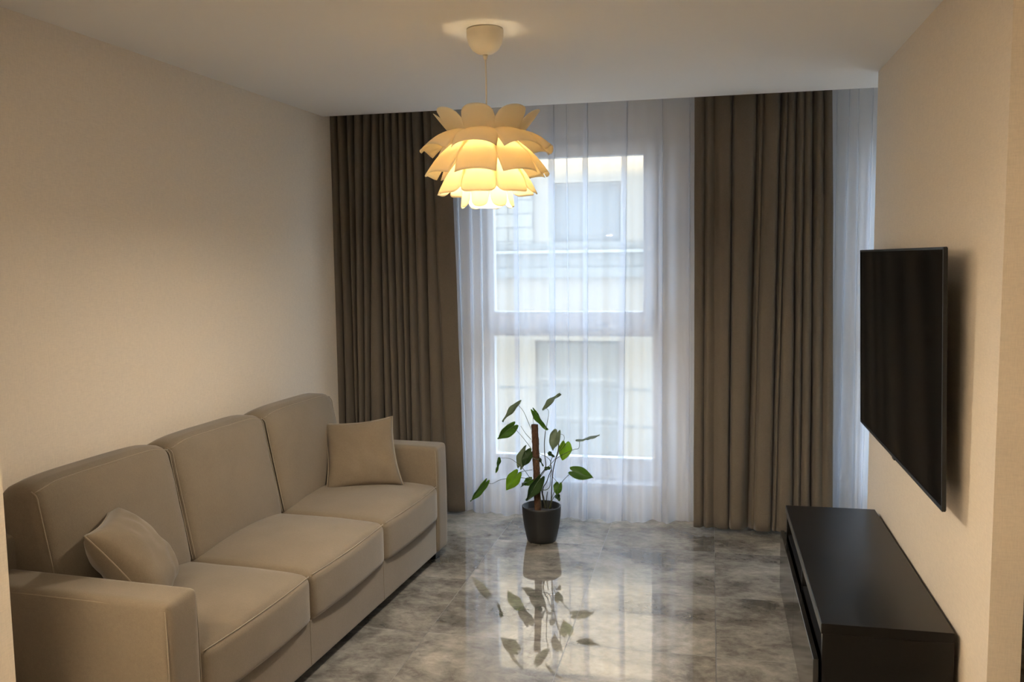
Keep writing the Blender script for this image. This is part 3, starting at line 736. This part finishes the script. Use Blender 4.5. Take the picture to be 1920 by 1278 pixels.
STEMS = [
 ([(-0.1385, 0.02, 0.8158), (-0.1082, 0.02, 0.7785), (-0.0832, 0.02, 0.722), (-0.0614, 0.02, 0.6686)], 0.0016),
 ([(-0.1614, -0.02, 0.6892), (-0.1078, -0.02, 0.6306), (-0.0545, -0.02, 0.5628)], 0.0016),
 ([(-0.1244, 0.01, 0.6921), (-0.0948, 0.01, 0.6472), (-0.06, 0.01, 0.6102)], 0.0016),
 ([(-0.0443, 0.01, 0.7047), (-0.0478, 0.01, 0.7375), (-0.0391, 0.01, 0.7744)], 0.0016),
 ([(0.0291, 0.02, 0.8041), (0.046, 0.02, 0.7793), (0.0346, 0.02, 0.7064), (0.0246, 0.02, 0.6617)], 0.0016),
 ([(0.0284, 0.0, 0.6658), (0.0213, 0.0, 0.5896), (0.0237, 0.0, 0.5136), (0.0275, 0.0, 0.447), (-0.0061, 0.0, 0.3914), (-0.0036, 0.0, 0.3212), (0.0149, 0.0, 0.258), (0.0175, 0.0, 0.194)], 0.0032),
 ([(0.1062, -0.02, 0.6565), (0.1356, -0.02, 0.653), (0.1461, -0.02, 0.6346), (0.1352, -0.02, 0.5978), (0.1097, -0.02, 0.5466), (0.0969, -0.02, 0.5146)], 0.0016),
 ([(0.1123, -0.03, 0.6555), (0.1116, -0.03, 0.574), (0.0954, -0.03, 0.5105), (0.0758, -0.03, 0.4214), (0.0686, -0.03, 0.326), (0.0631, -0.03, 0.2049)], 0.0032),
 ([(0.1514, -0.005, 0.5952), (0.1229, -0.005, 0.5564), (0.0846, -0.005, 0.4981), (0.0335, -0.005, 0.4389), (-0.0052, -0.005, 0.3863)], 0.0018),
 ([(0.2368, -0.02, 0.6213), (0.2316, -0.02, 0.5761), (0.2005, -0.02, 0.5656), (0.1378, -0.02, 0.535), (0.0936, -0.02, 0.505)], 0.0018),
 ([(0.1937, -0.03, 0.4339), (0.1604, -0.03, 0.4029), (0.1288, -0.03, 0.3668), (0.081, -0.03, 0.3012), (0.0536, -0.03, 0.2044)], 0.0020),
 ([(-0.2527, 0.0, 0.4936), (-0.1976, 0.0, 0.4937), (-0.1591, 0.0, 0.4747), (-0.124, 0.0, 0.4473), (-0.0891, 0.0, 0.4071), (-0.0576, 0.0, 0.3604)], 0.0016),
 ([(-0.3329, -0.04, 0.3475), (-0.2939, -0.04, 0.3441), (-0.2482, -0.04, 0.3666), (-0.2158, -0.04, 0.3764), (-0.1321, -0.04, 0.3864), (-0.081, -0.04, 0.3854), (-0.0397, -0.04, 0.3809)], 0.0016),
 ([(-0.1404, -0.03, 0.4136), (-0.0954, -0.03, 0.4269), (-0.0475, -0.03, 0.4365)], 0.0016),
 ([(-0.0118, 0.01, 0.526), (0.0314, 0.01, 0.5085), (0.0565, 0.01, 0.4808), (0.0529, 0.01, 0.4361)], 0.0020),
 ([(0.0693, -0.03, 0.4021), (0.0881, -0.03, 0.3839), (0.1129, -0.03, 0.3521)], 0.0016),
 ([(0.0661, -0.01, 0.4415), (0.0499, -0.01, 0.4027), (0.0336, -0.01, 0.3574), (0.0142, -0.01, 0.3246), (0.0105, -0.01, 0.2669), (0.0321, -0.01, 0.1976)], 0.0032),
 ([(0.0599, -0.03, 0.4017), (0.0593, -0.03, 0.3446), (0.037, -0.03, 0.3182), (0.0053, -0.03, 0.3167)], 0.0024),
 ([(-0.0025, 0.01, 0.309), (0.0097, 0.01, 0.2422), (0.022, 0.01, 0.1913)], 0.0032),
 ([(0.0413, -0.02, 0.303), (0.0345, -0.02, 0.2517), (0.0404, -0.02, 0.2009)], 0.0032),
 ([(0.0731, -0.01, 0.5177), (0.0601, -0.01, 0.4793), (0.0661, -0.01, 0.4415), (0.0594, -0.01, 0.3967)], 0.0024),
 ([(0.0035, -0.05, 0.3885), (-0.0003, -0.05, 0.3218), (0.0112, -0.05, 0.2079)], 0.0028),
 ([(0.0967, -0.03, 0.2924), (0.0744, -0.03, 0.2628), (0.0549, -0.03, 0.2045)], 0.0024),
]

def plant():
    cx, cy = -.982, 5.06
    r = empty('potted_plant', (cx, cy, 0)); tag(r, 'climbing leafy houseplant with moss pole in a charcoal pot on the floor before the window', 'plant')
    bm = bmesh.new(); add_lathe(bm, [(0, .0), (.082, .0), (.087, .004), (.095, .035), (.108, .10), (.1145, .155), (.117, .20), (.118, .212), (.1145, .2145), (.110, .212), (.106, .17), (0, .17)], seg=56)
    pot = link_bm('pot', bm, M['pot'], r, True)
    bm = bmesh.new(); add_lathe(bm, [(.107, .172), (.09, .178), (.05, .176), (0, .18)], seg=40); link_bm('soil', bm, M['soil'], r, True)
    # moss pole
    pts = [(-.022, 0, .12), (-.024, 0, .25), (-.028, 0, .42), (-.032, 0, .56), (-.036, 0, .69), (-.036, 0, .705)]
    bm = bmesh.new(); P = catmull(pts, 16); seg = 22; rings = []
    for i, p in enumerate(P):
        rr = .0205 * (1 if i < len(P) - 6 else .93) 
        rings.append([bm.verts.new(p + Vector((cos(a), sin(a), 0)) * (rr + .0030 * noise.noise(Vector((cos(a) * 2.2, sin(a) * 2.2, p.z * 45))) + .0015 * noise.noise(Vector((cos(a) * 8, sin(a) * 8, p.z * 200))))) for a in [2 * pi * k / seg for k in range(seg)]])
    for a, b in zip(rings[:-1], rings[1:]):
        for k in range(seg): bm.faces.new((a[k], a[(k + 1) % seg], b[(k + 1) % seg], b[k]))
    bm.faces.new(rings[-1])
    pole = link_bm('moss_pole', bm, M['coir'], r, True)
    bm = bmesh.new()
    for zz in (.50, .503): add_tube(bm, [(-.031 + .0225 * cos(a), .0225 * sin(a), zz + .004 * sin(a * 2)) for a in [2 * pi * k / 20 for k in range(21)]], .0011, 4, cap=False)
    link_bm('tie', bm, M['leaf2'], pole)
    for pts, rad in STEMS:
        thick = rad > .0027
        q = catmull(pts, 7); n = len(q)
        bm = bmesh.new(); add_tube(bm, q, [rad * (.75 + .35 * i / n) for i in range(n)], 7)
        link_bm('stem', bm, M['dark_stem'] if thick else M['stem'], r, True)
    for idx, (b, t, wd, phi, kind) in enumerate(LEAVES):
        b = Vector(b); t = Vector(t); ax = t - b; L_ = ax.length; ax.normalize()
        view = Vector((-.19, .98, -.06)); side = ax.cross(view).normalized(); dep = side.cross(ax).normalized()
        sg = 1 if idx % 2 else -1
        W = side * cos(phi) + dep * sin(phi) * sg; N = ax.cross(W).normalized()
        if N.dot(view) > 0 and phi < 1: N = -N
        bm = bmesh.new(); ns, nt = 14, 10; g = []
        lobe = .16 if wd > .045 else .05
        for i in range(ns + 1):
            s = i / ns; row = []
            hw = wd / 2 * sin(pi * (.33 + .67 * s)) ** .9 if s < 1 else 0
            for j in range(nt + 1):
                tt = j / nt * 2 - 1
                back = -lobe * L_ * (sin(pi * abs(tt) ** .8)) * (1 - s) ** 2.5 * 1.1 + .14 * L_ * abs(tt) ** 5 * (1 - s) ** 2.5
                off = ax * (s * L_ + back) + W * hw * tt
                cup = .16 * wd * abs(tt) ** 1.3 - .05 * wd
                off += N * cup + N * (-.10 * L_ * s * s) + N * (.004 * sin(s * 9 + tt * 2 + idx))
                off -= N * (.10 * L_ * -1 * 0)
                row.append(bm.verts.new(b + off))
            g.append(row)
        for a, c in zip(g[:-1], g[1:]):
            for j in range(nt):
                bm.faces.new((a[j], a[j + 1], c[j + 1], c[j]))
        bmesh.ops.remove_doubles(bm, verts=bm.verts[:], dist=1e-5)
        o = link_bm('leaf', bm, M['leaf%d' % kind], r, True)
        sm = o.modifiers.new('thickness', 'SOLIDIFY'); sm.thickness = .0006
        mid = [b + ax * (L_ * s) + N * (-.05 * wd - .10 * L_ * s * s + .0010 + .004 * sin(s * 9 + idx)) for s in (0, .2, .4, .6, .8, .97)]
        bm = bmesh.new(); add_tube(bm, mid, [.0012, .0011, .0009, .0008, .0006, .0003], 5); link_bm('midrib', bm, M['leaf2'], o, True)
plant()
side_unit()
